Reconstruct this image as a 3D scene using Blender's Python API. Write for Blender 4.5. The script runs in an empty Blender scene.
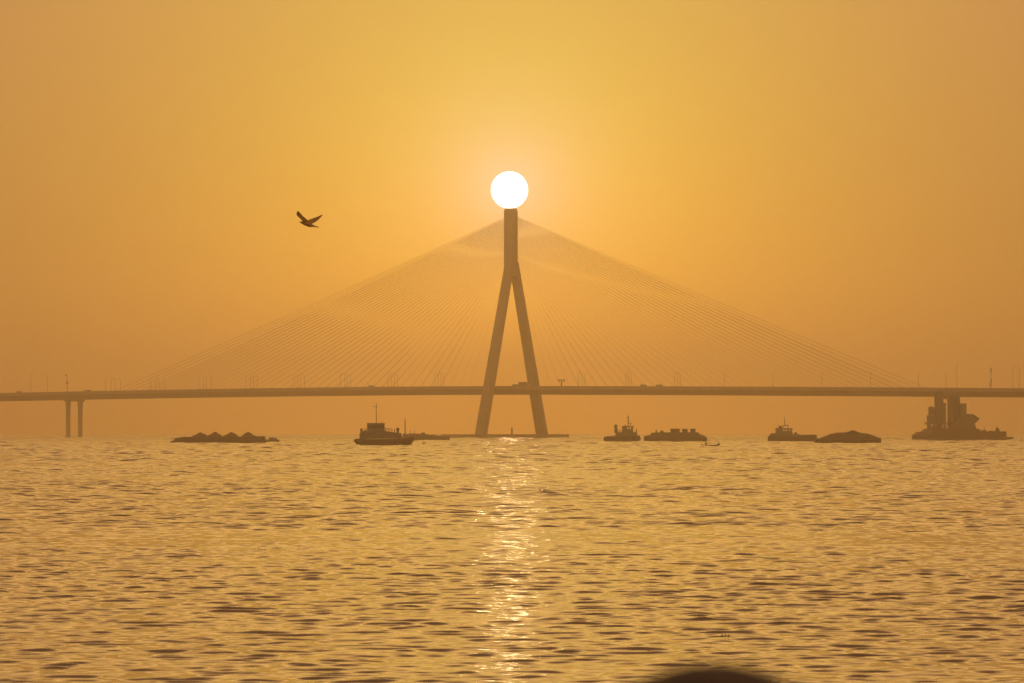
import bpy, bmesh, math, random
import numpy as np
from mathutils import Vector, Matrix, noise

random.seed(7)
rng = np.random.default_rng(11)
C = bpy.context.scene.collection
scene = bpy.context.scene
PI = math.pi

# ------------------------------------------------------------------ camera maths
F = 3873.0                       # focal length in pixels of a 1024 px wide frame
HC = 3.3                         # eye height above the water
HOR = 433.0                      # row of the true horizon
PITCH = math.atan((HOR - 341.5) / F)
cp, sp_ = math.cos(PITCH), math.sin(PITCH)

def ray(px, py):
    v = Vector((0, cp, sp_)) * F + Vector((1, 0, 0)) * (px - 512) + Vector((0, -sp_, cp)) * (341.5 - py)
    return v.normalized()

def at(px, py, Y):
    v = ray(px, py)
    return Vector((0, 0, HC)) + v * (Y / v.y)

def water_y(py):                 # distance of a water point seen at row py
    v = ray(512, py)
    return -HC / v.z * v.y

# ------------------------------------------------------------------ materials
def mat(name, col, rough=0.7, var=0.25, scale=0.6, metal=0.0, col2=None, stretch=(1, 1, 1)):
    m = bpy.data.materials.new(name)
    m.use_nodes = True
    nt = m.node_tree
    b = nt.nodes['Principled BSDF']
    b.inputs['Roughness'].default_value = rough
    b.inputs['Metallic'].default_value = metal
    tc = nt.nodes.new('ShaderNodeTexCoord')
    mp = nt.nodes.new('ShaderNodeMapping')
    mp.inputs['Scale'].default_value = stretch
    nz = nt.nodes.new('ShaderNodeTexNoise')
    nz.inputs['Scale'].default_value = scale
    nz.inputs['Detail'].default_value = 5
    rp = nt.nodes.new('ShaderNodeValToRGB')
    c2 = col2 if col2 else tuple(c * (1 - var) for c in col)
    c1 = col if col2 else tuple(min(1, c * (1 + var)) for c in col)
    rp.color_ramp.elements[0].position = 0.32
    rp.color_ramp.elements[1].position = 0.68
    rp.color_ramp.elements[0].color = (*c2, 1)
    rp.color_ramp.elements[1].color = (*c1, 1)
    nt.links.new(tc.outputs['Object'], mp.inputs['Vector'])
    nt.links.new(mp.outputs['Vector'], nz.inputs['Vector'])
    nt.links.new(nz.outputs['Fac'], rp.inputs['Fac'])
    nt.links.new(rp.outputs['Color'], b.inputs['Base Color'])
    return m

M = {
    'concrete': mat('bridge concrete', (0.20, 0.175, 0.155), 0.85, 0.15, 0.15, stretch=(1, 1, 0.25)),
    'asphalt': mat('asphalt', (0.05, 0.05, 0.05), 0.9, 0.2, 0.4),
    'cable': mat('cable sheath', (0.10, 0.09, 0.08), 0.6, 0.1, 0.2),
    'steel': mat('painted grey steel', (0.16, 0.16, 0.16), 0.55, 0.2, 1.0),
    'hull': mat('weathered hull steel', (0.07, 0.06, 0.055), 0.65, 0.3, 0.8, col2=(0.10, 0.055, 0.035)),
    'house': mat('deckhouse paint', (0.12, 0.11, 0.10), 0.6, 0.2, 1.2),
    'dark': mat('dark fittings', (0.04, 0.04, 0.04), 0.7, 0.25, 2.0),
    'rubber': mat('tyre rubber', (0.025, 0.025, 0.025), 0.85, 0.2, 3.0),
    'glass': mat('wheelhouse glass', (0.04, 0.05, 0.055), 0.1, 0.1, 1.0),
    'sand': mat('wet river sand', (0.10, 0.075, 0.05), 0.95, 0.2, 0.9),
    'silo': mat('silo plate', (0.11, 0.10, 0.09), 0.6, 0.2, 0.5, stretch=(1, 1, 0.2)),
    'crate': mat('cargo cover', (0.09, 0.09, 0.08), 0.8, 0.25, 0.7),
    'wood': mat('boat timber', (0.07, 0.05, 0.035), 0.8, 0.3, 3.0),
    'plumage': mat('dark plumage', (0.34, 0.20, 0.08), 0.85, 0.3, 9.0),
    'hair': mat('dark hair', (0.045, 0.024, 0.013), 0.5, 0.3, 60.0, stretch=(1, 1, 0.1)),
    'skin': mat('skin', (0.42, 0.26, 0.18), 0.55, 0.08, 12.0),
    'cloth': mat('dark cloth', (0.03, 0.032, 0.04), 0.9, 0.2, 20.0),
    'cloth2': mat('brown cloth', (0.05, 0.04, 0.035), 0.9, 0.2, 20.0),
    'van': mat('vehicle paint', (0.20, 0.20, 0.20), 0.35, 0.1, 0.6),
    'truck': mat('truck body paint', (0.12, 0.12, 0.13), 0.45, 0.1, 0.6),
    'stone': mat('quay stone', (0.26, 0.24, 0.21), 0.9, 0.25, 0.8),
}

# ------------------------------------------------------------------ mesh builder
class MB:
    def __init__(s):
        s.bm = bmesh.new()

    def poly_solid(s, ring0, ring1, cap=True):
        a = [s.bm.verts.new(p) for p in ring0]
        b = [s.bm.verts.new(p) for p in ring1]
        n = len(a)
        for i in range(n):
            j = (i + 1) % n
            s.bm.faces.new((a[i], a[j], b[j], b[i]))
        if cap:
            s.bm.faces.new(a[::-1]); s.bm.faces.new(b)
        return s

    def box(s, x0, x1, y0, y1, z0, z1):
        return s.poly_solid([(x0, y0, z0), (x1, y0, z0), (x1, y1, z0), (x0, y1, z0)],
                            [(x0, y0, z1), (x1, y0, z1), (x1, y1, z1), (x0, y1, z1)])

    def prism(s, pts, y0, y1):
        return s.poly_solid([(x, y0, z) for x, z in pts], [(x, y1, z) for x, z in pts])

    def loft(s, rings, cap=True):
        vs = [[s.bm.verts.new(p) for p in r] for r in rings]
        n = len(vs[0])
        for a, b in zip(vs, vs[1:]):
            for i in range(n):
                j = (i + 1) % n
                s.bm.faces.new((a[i], a[j], b[j], b[i]))
        if cap:
            s.bm.faces.new(vs[0][::-1]); s.bm.faces.new(vs[-1])
        return s

    def hull(s, st):
        # st: (x, half beam top, half beam bottom, z top, z bottom), with a chine
        rings = []
        for x, bt, bb, zt, zb in st:
            zm = zb + (zt - zb) * 0.45
            bm_ = bb + (bt - bb) * 0.8
            rings.append([(x, -bt, zt), (x, -bm_, zm), (x, -bb, zb), (x, bb, zb), (x, bm_, zm), (x, bt, zt)])
        return s.loft(rings)

    def tube(s, p0, p1, r0, r1=None, n=10):
        r1 = r0 if r1 is None else r1
        p0, p1 = Vector(p0), Vector(p1)
        d = (p1 - p0).normalized()
        a = d.orthogonal().normalized(); b = d.cross(a)
        ring = lambda p, r: [p + (a * math.cos(2 * PI * i / n) + b * math.sin(2 * PI * i / n)) * r for i in range(n)]
        return s.poly_solid(ring(p0, r0), ring(p1, r1))

    def lathe(s, prof, cx, cy, n=24):
        rings = [[(cx + r * math.cos(2 * PI * i / n), cy + r * math.sin(2 * PI * i / n), z) for i in range(n)] for r, z in prof]
        return s.loft(rings)

    def ball(s, c, r, sc=(1, 1, 1), sub=2):
        m = Matrix.Translation(c) @ Matrix.Diagonal((r * sc[0], r * sc[1], r * sc[2], 1))
        bmesh.ops.create_icosphere(s.bm, subdivisions=sub, radius=1, matrix=m)
        return s

    def torus(s, c, R, r, axis='y', n=20, m=8):
        rows = []
        for i in range(n):
            t = 2 * PI * i / n
            row = []
            for j in range(m):
                q = 2 * PI * j / m
                rr = R + r * math.cos(q)
                v = (rr * math.cos(t), r * math.sin(q), rr * math.sin(t)) if axis == 'y' else (r * math.sin(q), rr * math.cos(t), rr * math.sin(t))
                row.append(s.bm.verts.new(Vector(c) + Vector(v)))
            rows.append(row)
        for i in range(n):
            for j in range(m):
                s.bm.faces.new((rows[i][j], rows[(i + 1) % n][j], rows[(i + 1) % n][(j + 1) % m], rows[i][(j + 1) % m]))
        return s

    def build(s, name, material, parent=None, smooth=False, bevel=0.0):
        me = bpy.data.meshes.new(name)
        bmesh.ops.recalc_face_normals(s.bm, faces=s.bm.faces)
        s.bm.to_mesh(me); s.bm.free()
        me.materials.append(material)
        if smooth:
            me.polygons.foreach_set('use_smooth', [True] * len(me.polygons))
        o = bpy.data.objects.new(name, me)
        C.objects.link(o)
        if parent:
            o.parent = parent
        if bevel:
            b = o.modifiers.new('bevel', 'BEVEL'); b.width = bevel; b.segments = 2; b.limit_method = 'ANGLE'
        return o

def tag(o, label, cat, group=None):
    o['label'] = label; o['category'] = cat
    if group: o['group'] = group
    return o

def thing(name, label, cat, loc=(0, 0, 0), group=None):
    o = bpy.data.objects.new(name, None)
    C.objects.link(o); o.location = loc; o.empty_display_size = 0.5
    return tag(o, label, cat, group)

def struct(o):
    o['kind'] = 'structure'
    return o

# ------------------------------------------------------------------ the bridge
TH = math.radians(35)
ct, st_ = math.cos(TH), math.sin(TH)
D = 2582.0
TX = (511.8 - 512) * D / F

def bp(s, t, z=0.0):             # bridge axis coordinates (root stands at the tower foot)
    return Vector((s * ct + t * st_, -s * st_ + t * ct, z))

def s_at(px, t):
    q = (px - 512) / F
    return (q * (D + t * ct) - TX - t * st_) / (ct + q * st_)

def top_py(px):
    return 386 + (7.0 * ((512 - px) / 512) ** 1.6 if px < 512 else 2.2 * ((px - 512) / 512) ** 1.6)

def px_of(s, t):
    v = bp(s, t)
    return 512 + F * (TX + v.x) / (D + v.y)

HW = 17.0                        # half width of the deck
def ztop(s):                     # top of the parapet
    px = px_of(s, -HW)
    Y = D + bp(s, -HW).y
    return at(px, top_py(px), Y).z

def zt(py):                      # height at the tower plane
    return at(512, py, D).z

bridge = thing('cable_stayed_bridge', 'long cable-stayed bridge with one forked pylon standing under the sun', 'bridge', (TX, D, 0))

# pylon column, cap and legs
def rect(s0, t0, L, T, z):       # rectangle in bridge axes with chamfered corners
    c = 0.5
    pts = [(-L / 2 + c, -T / 2), (L / 2 - c, -T / 2), (L / 2, -T / 2 + c), (L / 2, T / 2 - c),
           (L / 2 - c, T / 2), (-L / 2 + c, T / 2), (-L / 2, T / 2 - c), (-L / 2, -T / 2 + c)]
    return [bp(s0 + a, t0 + b, z) for a, b in pts]

COL_L, COL_T = 7.0, 7.0
b = MB()
b.loft([rect(-0.8, 0, COL_L, COL_T, zt(276)), rect(-0.8, 0, COL_L, COL_T, zt(210.5))])
b.loft([rect(-0.8, 0, COL_L - .8, COL_T - .8, zt(210.5) + .003), rect(-0.8, 0, COL_L - .8, COL_T - .8, zt(208.5))])
pylon = b.build('pylon', M['concrete'], bridge)
for sg in (-1, 1):
    b = MB()
    rings = []
    for py in (440, 434, 390, 345, 300, 276, 262):
        cx = 30.4 - (434 - py) * (30.4 - 8.2) / 134.0       # centre offset in pixels
        t0 = sg * cx * D / F / st_
        k = (434 - py) / 172.0
        rings.append(rect(0, t0, 7.0 - 1.2 * k, 5.4 - 1.2 * k, zt(py)))
    b.loft(rings)
    b.build('pylon_leg', M['concrete'], pylon)
b = MB()
t1 = 60.5 * D / F / st_
b.loft([[bp(-7, -t1, -3), bp(7, -t1, -3), bp(7, t1 * 0.82, -3), bp(-7, t1 * 0.82, -3)],
        [bp(-7, -t1, 2.5), bp(7, -t1, 2.5), bp(7, t1 * 0.82, 2.5), bp(-7, t1 * 0.82, 2.5)]])
b.build('pile_cap', M['concrete'], bridge)

# deck (box girder swept along the axis) and parapets
s_lo, s_hi = s_at(-260, 0), s_at(1290, 0)
ss = np.linspace(s_lo, s_hi, 110)
PH = 1.15                        # parapet height over the road
def section(s, pts):
    z = ztop(s)
    return [bp(s, t, z + dz) for t, dz in pts]
b = MB()
b.loft([section(s, [(-HW, -PH), (-HW, -PH - 1.1), (-HW + 1.2, -PH - 1.5), (-11.5, -5.55), (11.5, -5.55),
                    (HW - 1.2, -PH - 1.5), (HW, -PH - 1.1), (HW, -PH)]) for s in ss])
deck = b.build('deck', M['concrete'], bridge)
b = MB()
b.loft([section(s, [(-HW + .9, -PH + .06), (-HW + .9, -PH + .004), (HW - .9, -PH + .004), (HW - .9, -PH + .06)]) for s in ss])
b.build('carriageway', M['asphalt'], deck)
for sg in (-1, 1):
    b = MB()
    b.loft([section(s, [(sg * HW, 0), (sg * HW, -PH + .005), (sg * (HW - .45), -PH + .005), (sg * (HW - .3), 0)]) for s in ss])
    b.build('parapet', M['concrete'], deck)

# side piers: two flared columns each
def pier(px_mid):
    s0 = s_at(px_mid, 0)
    b = MB()
    z1 = ztop(s0) - 5.5
    b.loft([[bp(s0 - 1.9, -9, z1 - 1.4), bp(s0 + 1.9, -9, z1 - 1.4), bp(s0 + 1.9, 9, z1 - 1.4), bp(s0 - 1.9, 9, z1 - 1.4)],
            [bp(s0 - 1.9, -10, z1), bp(s0 + 1.9, -10, z1), bp(s0 + 1.9, 10, z1), bp(s0 - 1.9, 10, z1)]])
    p = b.build('pier', M['concrete'], bridge)
    for sg in (-1, 1):
        c = MB()
        t0 = sg * 6.6
        c.loft([rect(s0, t0, 2.8, 2.8, -3), rect(s0, t0, 2.8, 2.8, z1 - 7), rect(s0, t0, 3.5, 3.3, z1 - 1.41)])
        c.build('pier_column', M['concrete'], p)
    c = MB()
    c.loft([rect(s0, 0, 5.5, 19, -3), rect(s0, 0, 5.5, 19, 0.5)])
    c.build('pile_cap', M['concrete'], p)
pier(74.3)
pier(945.2)

# stay cables: 36 per fan, two planes, two sides
NC = 36
cables = []
for side in (-1, 1):
    for t in (-HW + 0.6, HW - 0.6):
        s_end = s_at(112 if side < 0 else 904, -HW + 0.6)
        for k in range(NC):
            s = s_end * (1 - k * 0.86 / (NC - 1))
            py = 217 + 46 * k / (NC - 1)
            p0 = bp(s, t, ztop(s) - PH + 0.3)
            p1 = bp(side * COL_L / 2, math.copysign(1.4, t), zt(py))
            cables.append((k if t < 0 else k + 22, 0.096 - 0.044 * k / (NC - 1), p0, p1))
cables.sort(key=lambda c: c[0])
def cable(mb, p0, p1, CR):
    mid = (p0 + p1) / 2; L = (p1 - p0).length
    pts = []
    for i in range(7):
        u = i / 6
        p = p0.lerp(p1, u)
        p.z -= 4 * u * (1 - u) * L * 0.0022
        pts.append(p)
    d = (p1 - p0).normalized(); a = d.orthogonal().normalized(); c = d.cross(a)
    mb.loft([[p + (a * math.cos(2 * PI * i / 6) + c * math.sin(2 * PI * i / 6)) * CR for i in range(6)] for p in pts])
for i, (k, t, p0, p1) in enumerate(cables[:100]):
    mb = MB(); cable(mb, p0, p1, t)
    mb.build('stay_cable', M['cable'], bridge, smooth=True)
mb = MB()
for k, t, p0, p1 in cables[100:]:
    cable(mb, p0, p1, t)
o = mb.build('stay_cable', M['cable'], bridge, smooth=True)
o['kind'] = 'stuff'

# ------------------------------------------------------------------ things standing on the bridge
def on_deck(px, t):
    s = s_at(px, t)
    v = bp(s, t, ztop(s) - PH + 0.06)
    return Vector((TX, D, 0)) + v, s

def lamp_mesh(h):
    b = MB()
    b.tube((0, 0, 0), (0, 0, h), 0.15, 0.10, 8)
    b.tube((0, 0, h), (0, 1.5, h + 0.35), 0.07, 0.05, 6)
    b.box(-0.18, 0.18, 1.3, 2.3, h + 0.26, h + 0.44)
    b.box(-0.3, 0.3, -0.3, 0.3, 0, 0.5)
    return b
lamp0 = lamp_mesh(10.0).build('street_lamp', M['steel'])
used = [False]
def lamp(px, t, label, group, hs=1.0):
    if used[0]:
        o = lamp0.copy(); C.objects.link(o)
    else:
        o = lamp0; used[0] = True
    p, s = on_deck(px, t)
    o.location = p
    o.rotation_euler = (0, 0, -TH + (0 if t < 0 else PI))
    o.scale = (1, 1, hs)
    tag(o, label, 'street lamp', group)
LG = 'slender lamp posts in tight clusters left of the pylon'
for grp in ([105.5, 111, 115, 120.5], [150.5, 155.5, 159, 164.5], [198.5, 203.5, 206.3, 211.5], [246, 250.5, 253.5, 257.5],
            [294, 297.7, 300.6, 304.5], [340.5, 344.5, 347, 350.7], [388, 391.3, 394.2, 397.4], [435, 438.2, 441, 443.8]):
    for x, t in zip(grp, (-16.2, -1.2, 1.2, 16.2)):
        lamp(x, t, 'thin lamp post in a cluster of four, left of the pylon', LG)
RG = 'slender lamp posts in tight clusters right of the pylon'
for grp in ([578.5, 582, 584.7], [626, 628.6, 631.2], [674.5, 677.5, 680.2]):
    for x, t in zip(grp, (-16.2, 0, 16.2)):
        lamp(x, t, 'thin lamp post in a cluster of three, right of the pylon', RG)
SG = 'single lamp posts along the right half of the bridge'
for x in (724.3, 773, 822, 870.5):
    lamp(x, -16.2, 'single lamp post among the cables on the right half of the deck', SG)
lamp(918.5, -16.2, 'lamp post on the bridge deck just right of the lowest cable', SG)
lamp(956.8, -16.2, 'tall lamp post on the deck above the silos of the plant barge', SG, 1.45)
lamp(946, 16.2, 'faint lamp post just left of the tall one above the silos', SG, 1.1)
lamp(1012.8, -16.2, 'left one of two lamp posts at the right edge of the photo', SG, 1.35)
lamp(1019.5, 16.2, 'rightmost lamp post on the deck, at the right edge of the photo', SG, 1.35)
lamp(31, -16.2, 'leftmost lamp post on the deck near the left edge of the photo', LG, 1.45)
lamp(47.6, 16.2, 'tall lamp post on the bridge deck left of the camera pole', LG, 1.35)

# camera pole on the left, equipment pole on the right, sign gantry beside the pylon
p, s = on_deck(67.3, -16.2)
t = thing('camera_pole', 'tall pole with a box halfway up, on the deck above the left pier', 'camera pole', p)
MB().tube((0, 0, 0), (0, 0, 12.6), 0.28, 0.16, 8).build('pole', M['steel'], t)
MB().box(-1.6, -0.1, -0.3, 0.3, 12.4, 13.2).build('camera_head', M['dark'], t)
MB().box(-0.9, 0.5, -0.4, 0.4, 6.2, 8.6).build('equipment_box', M['steel'], t)
p, s = on_deck(991, -16.2)
t = thing('equipment_pole', 'thick knobbly equipment pole on the bridge deck near the right end', 'equipment pole', p)
MB().tube((0, 0, 0), (0, 0, 13.6), 0.24, 0.16, 8).build('pole', M['steel'], t)
MB().box(-0.7, 0.25, -0.4, 0.4, 2.0, 4.6).box(-0.25, 0.6, -0.4, 0.4, 5.0, 6.4).build('equipment_box', M['steel'], t)
MB().box(-0.4, 0.4, -0.3, 0.3, 10.5, 13.2).build('antenna_panel', M['steel'], t)
p, s = on_deck(561.6, -16.2)
t = thing('sign_gantry', 'small T-shaped gantry with drooping ends on the deck right of the pylon', 'gantry', p)
MB().tube((0, 0, 0), (0, 0, 5.4), 0.5, 0.42, 8).build('post', M['dark'], t)
MB().box(-2.4, 2.4, -0.2, 0.2, 4.9, 5.4).build('crossbar', M['dark'], t)
for xo in (-1.75, -0.2, 1.75):
    MB().box(xo - 0.42, xo + 0.42, -0.25, 0.25, 3.7, 4.897).build('signal_head', M['dark'], t)

# beacon on the pile cap
Yc = D
p = at(511.9, 434, Yc)
t = thing('navigation_beacon', 'short stout beacon standing on the pile cap between the pylon legs', 'beacon', (p.x, D, 2.5))
MB().lathe([(0.75, 0), (0.62, 0.5), (0.6, 3.1), (0.85, 3.15), (0.85, 3.4)], 0, 0, 14).build('tower', M['dark'], t)
MB().lathe([(0.5, 3.4), (0.5, 4.3), (0.15, 4.75)], 0, 0, 12).build('lantern', M['glass'], t)

# vehicles; each stands on the carriageway, x axis along the bridge
def vehicle(px, tt, kind, name, label, cat, group=None):
    p, s = on_deck(px, tt)
    p.z += 0.0
    r = thing(name, label, cat, p, group)
    r.rotation_euler = (0, 0, -TH)
    if kind == 'van':
        MB().prism([(-2.5, .35), (2.5, .35), (2.5, 1.1), (1.7, 1.3), (1.1, 2.3), (-2.4, 2.35), (-2.5, 2.2)], -.95, .95).build('body', M['van'], r, bevel=.06)
        MB().prism([(1.72, 1.33), (1.15, 2.2), (0.95, 2.2), (1.3, 1.33)], -.957, .957).build('window', M['glass'], r)
        L = (-1.6, 1.6)
    elif kind == 'car':
        MB().prism([(-2.2, .3), (2.2, .3), (2.2, .8), (1.2, .95), (.6, 1.5), (-1.2, 1.55), (-2.0, 1.0), (-2.2, .95)], -.88, .88).build('body', M['van'], r, bevel=.06)
        MB().prism([(1.0, 1.0), (.55, 1.42), (-1.1, 1.45), (-1.6, 1.0)], -.886, .886).build('window', M['glass'], r)
        L = (-1.35, 1.35)
    else:
        MB().box(-4.3, 1.6, -1.25, 1.25, 1.0, 4.05).build('cargo_box', M['truck'], r, bevel=.05)
        MB().prism([(1.75, .6), (3.9, .6), (3.9, 1.7), (3.5, 2.9), (1.75, 3.0)], -1.15, 1.15).build('cab', M['van'], r, bevel=.06)
        MB().box(-4.2, 1.75, -.5, .5, .6, .997).build('chassis', M['dark'], r)
        L = (-3.0, 2.9)
    for lx in L:
        for ly in (-1, 1):
            w = .42 if kind != 'truck' else .5
            MB().tube((lx, ly * .65, w), (lx, ly * .97, w), w, w, 14).build('wheel', M['rubber'], r)
vehicle(524.6, 6, 'truck', 'box_truck', 'tall box truck on the bridge deck beside the right pylon leg', 'truck')
VG = 'small vehicles crossing the bridge'
vehicle(372, -8, 'van', 'van', 'van on the deck halfway between the left pier and the pylon', 'van', VG)
vehicle(516, -8, 'van', 'van', 'low van on the bridge deck between the pylon legs', 'van', VG)
vehicle(644, -8, 'van', 'van', 'left one of the two vans driving right of the pylon', 'van', VG)
vehicle(660, -8, 'van', 'van', 'right one of the two vans driving right of the pylon', 'van', VG)
vehicle(19.5, -8, 'van', 'van', 'van on the bridge deck at the left edge of the photo', 'van', VG)
vehicle(88, -8, 'van', 'van', 'van on the bridge deck just right of the left pier', 'van', VG)

# ------------------------------------------------------------------ boats
class Place:
    """pixel sized working frame for one craft: real metres at its own distance"""
    def __init__(s, px0, pyw, Y=None):
        s.Y = Y or water_y(pyw); s.px0 = px0; s.pyw = pyw
        s.u = s.Y / F
    def loc(s): return ((s.px0 - 512) * s.u, s.Y, 0)
    def x(s, px): return (px - s.px0) * s.u
    def z(s, py): return (s.pyw - py) * s.u
    def P(s, pts): return [(s.x(a), s.z(c)) for a, c in pts]

def rail(mb, pts, h, y, r=0.03):
    for a, c in zip(pts, pts[1:]):
        mb.tube((a[0], y, a[1] + h), (c[0], y, c[1] + h), r, r, 5)
        mb.tube((a[0], y, a[1] + h * .5), (c[0], y, c[1] + h * .5), r * .8, r * .8, 5)
    for a in pts:
        mb.tube((a[0], y, a[1]), (a[0], y, a[1] + h), r, r, 5)

def heap(name, g, label, cx, peak, base, hx, hy, seed, group=None, skew=0.0, prof=1.0, wob=0.06):
    """a pile of loose sand on a deck; cx.. in pixels of Place g"""
    r = random.Random(seed)
    n, m = 40, 14
    ph = [r.uniform(0, 2 * PI) for _ in range(8)]
    H = g.z(peak) - g.z(base)
    bm = bmesh.new()
    rows = []
    for i in range(m + 1):
        u = i / m
        row = []
        for j in range(n):
            a = 2 * PI * j / n
            w = 1 + min(wob, .1) * (math.sin(2 * a + ph[0]) + .7 * math.sin(5 * a + ph[1]) + .4 * math.sin(9 * a + ph[2]))
            rad = u * w
            hgt = H * max(0, 1 - u ** prof) + (0.05 * H * math.sin(7 * a + ph[3] + u * 6) * u * (1 - u) * 2)
            hgt += H * wob * 1.3 * noise.noise(Vector((rad * math.cos(a) * 5, rad * math.sin(a) * 3, seed * 3.7))) * (1 - u ** 4) * min(1, u * 3)
            if u < .12: hgt = H * (1 - .12 ** prof) + H * (.12 ** prof - u ** prof) * .65
            row.append(bm.verts.new((g.x(cx) + skew * g.u * (1 - u) + hx * g.u * rad * math.cos(a), hy * rad * math.sin(a), g.z(base) + hgt)))
            if i == 0: break
        rows.append(row)
    for j in range(n):
        bm.faces.new((rows[0][0], rows[1][j], rows[1][(j + 1) % n]))
    for i in range(1, m):
        for j in range(n):
            bm.faces.new((rows[i][j], rows[i + 1][j], rows[i + 1][(j + 1) % n], rows[i][(j + 1) % n]))
    bm.faces.new(rows[m][::-1])
    mb = MB(); mb.bm.free(); mb.bm = bm
    o = mb.build(name, M['sand'], None, smooth=True)
    o.location = g.loc()
    tag(o, label, 'sand heap', group)
    return o

# ---- left sand barge with four heaps
g = Place(222, 443.3)
B = 4.2
t = thing('sand_barge', 'long low barge on the left carrying four pointed sand heaps', 'barge', g.loc())
MB().hull([(g.x(171.3), B * .7, B * .55, g.z(441), -0.2), (g.x(174.5), B * .95, B * .8, g.z(440.6), -0.6), (g.x(176), B, B * .9, g.z(439.6), -0.6),
           (g.x(262), B, B * .9, g.z(439.3), -0.6), (g.x(265.2), B * .95, B * .8, g.z(439.3), -0.4)]).build('hull', M['hull'], t, bevel=.05)
MB().prism(g.P([(175, 439.7), (263, 439.4), (265, 436.2), (255, 436.2), (251, 437.3), (200, 437.3), (185, 436.8), (176, 438)]), -B + .15, -B + .4).build('coaming', M['hull'], t)
MB().prism(g.P([(175, 439.7), (263, 439.4), (265, 436.2), (255, 436.2), (251, 437.3), (200, 437.3), (185, 436.8), (176, 438)]), B - .4, B - .15).build('coaming', M['hull'], t)
mb = MB(); mb.box(g.x(255), g.x(264.8), -B + .45, B - .45, g.z(439.3), g.z(436.2)); mb.build('deckhouse', M['house'], t)
mb = MB()
for x in (174, 177.5, 181):
    mb.tube((g.x(x), -B + .5, g.z(440)), (g.x(x), -B + .5, g.z(437.8)), .12, .12, 8)
mb.build('bollard', M['dark'], t)
HG = 'four sand heaps on the left barge'
heap('sand_heap', g, 'leftmost of the four sand heaps on the left barge', 200.5, 432.0, 438.6, 11.5, 3.5, 1, HG, 0.0, 1.0, 0.14)
heap('sand_heap', g, 'second sand heap from the left on the left barge, its top the sharpest', 215, 431.4, 438.6, 10.5, 3.5, 2, HG, 0.0, 1.0, 0.14)
heap('sand_heap', g, 'third sand heap from the left on the left barge', 231.4, 431.6, 438.6, 9.8, 3.5, 3, HG, 0.0, 1.0, 0.14)
heap('sand_heap', g, 'rightmost of the four sand heaps on the left barge, beside its stern block', 248.5, 431.6, 438.6, 9.8, 3.5, 4, HG, 0.0, 1.0, 0.14)

# ---- small workboat at its right end
g = Place(272.5, 442.2)
t = thing('workboat', 'small flat workboat lying off the right end of the four-heap sand barge', 'boat', g.loc())
MB().hull([(g.x(266), .9, .7, g.z(439.6), -.2), (g.x(268), 1.3, 1, g.z(439.4), -.4), (g.x(276), 1.3, 1, g.z(439.4), -.4), (g.x(279.3), .5, .2, g.z(439.9), -.1)]).build('hull', M['hull'], t)
MB().box(g.x(269), g.x(274.5), -.8, .8, g.z(439.45), g.z(437.6)).box(g.x(268.6), g.x(275), -.9, .9, g.z(437.59), g.z(437.35)).build('cabin', M['house'], t)
MB().box(g.x(275.2), g.x(276.8), -.5, .5, g.z(439.5), g.z(438)).build('engine_box', M['dark'], t)

# ---- tug on the left
g = Place(383, 445.5)
B = 2.5
t = thing('tugboat', 'tugboat left of the pylon with a square wheelhouse and a tall thin mast', 'tugboat', g.loc())
MB().hull([(g.x(355.8), B * .45, B * .2, g.z(438.9), g.z(443.5)), (g.x(357.4), B * .75, B * .5, g.z(438.6), -.15), (g.x(361), B * .95, B * .7, g.z(438.8), -.7), (g.x(370), B, B * .8, g.z(439.2), -.8),
           (g.x(396), B, B * .8, g.z(438.8), -.8), (g.x(404), B * .85, B * .5, g.z(438.2), -.7), (g.x(409.5), B * .5, B * .15, g.z(437.4), -.3), (g.x(414.2), .12, .05, g.z(436.6), g.z(440))]).build('hull', M['hull'], t, bevel=.05)
sh = MB().prism(g.P([(359.8, 438.9), (401.5, 438.6), (401.5, 433.3), (399, 433), (386.5, 431.2), (386, 430.6), (361, 430.9), (359.8, 434.5)]), -1.9, 1.9).build('superstructure', M['house'], t, bevel=.04)
mb = MB()
for x in (364, 369, 374, 379, 384, 390, 395):
    mb.tube((g.x(x), -1.93, g.z(435)), (g.x(x), -1.85, g.z(435)), .17, .17, 12)
mb.build('porthole', M['glass'], sh)
wh = MB().box(g.x(367.3), g.x(384.6), -1.45, 1.45, g.z(430.7), g.z(423.7)).build('wheelhouse', M['house'], t, bevel=.05)
MB().box(g.x(366.9), g.x(385), -1.6, 1.6, g.z(423.69), g.z(423.1)).build('roof', M['house'], wh)
mb = MB()
for i in range(5):
    x0 = 368.5 + i * 3.2
    mb.box(g.x(x0), g.x(x0 + 2.5), -1.462, -1.40, g.z(428.2), g.z(425.3))
mb.build('window', M['glass'], wh)
mb = MB()
mb.tube((g.x(376.3), 0, g.z(423.1)), (g.x(376.3), 0, g.z(403.2)), .11, .06, 8)
mb.tube((g.x(372.3), 0, g.z(406.6)), (g.x(377.0), 0, g.z(406.4)), .04, .04, 6)
mb.box(g.x(375.8), g.x(376.9), -.12, .12, g.z(407.5), g.z(406.1))
mb.build('mast', M['dark'], t)
MB().tube((g.x(381.7), .5, g.z(423.1)), (g.x(381.7), .5, g.z(421.2)), .05, .04, 6).build('antenna', M['dark'], t)
MB().ball((g.x(361.4), -.6, g.z(429.8)), .36, (1.05, .8, 1)).build('life_raft', M['dark'], t, smooth=True)
MB().ball((g.x(365.2), .6, g.z(430.4)), .2).build('searchlight', M['dark'], t, smooth=True)
mb = MB(); mb.tube((g.x(397.8), 0, g.z(433)), (g.x(397.8), 0, g.z(430.2)), .3, .3, 12); mb.ball((g.x(397.8), 0, g.z(429.3)), .46)
mb.build('ventilator', M['dark'], t, smooth=False)
MB().tube((g.x(394.4), .4, g.z(432.4)), (g.x(394.4), .4, g.z(429.2)), .12, .12, 8).build('bollard', M['dark'], t)
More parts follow.
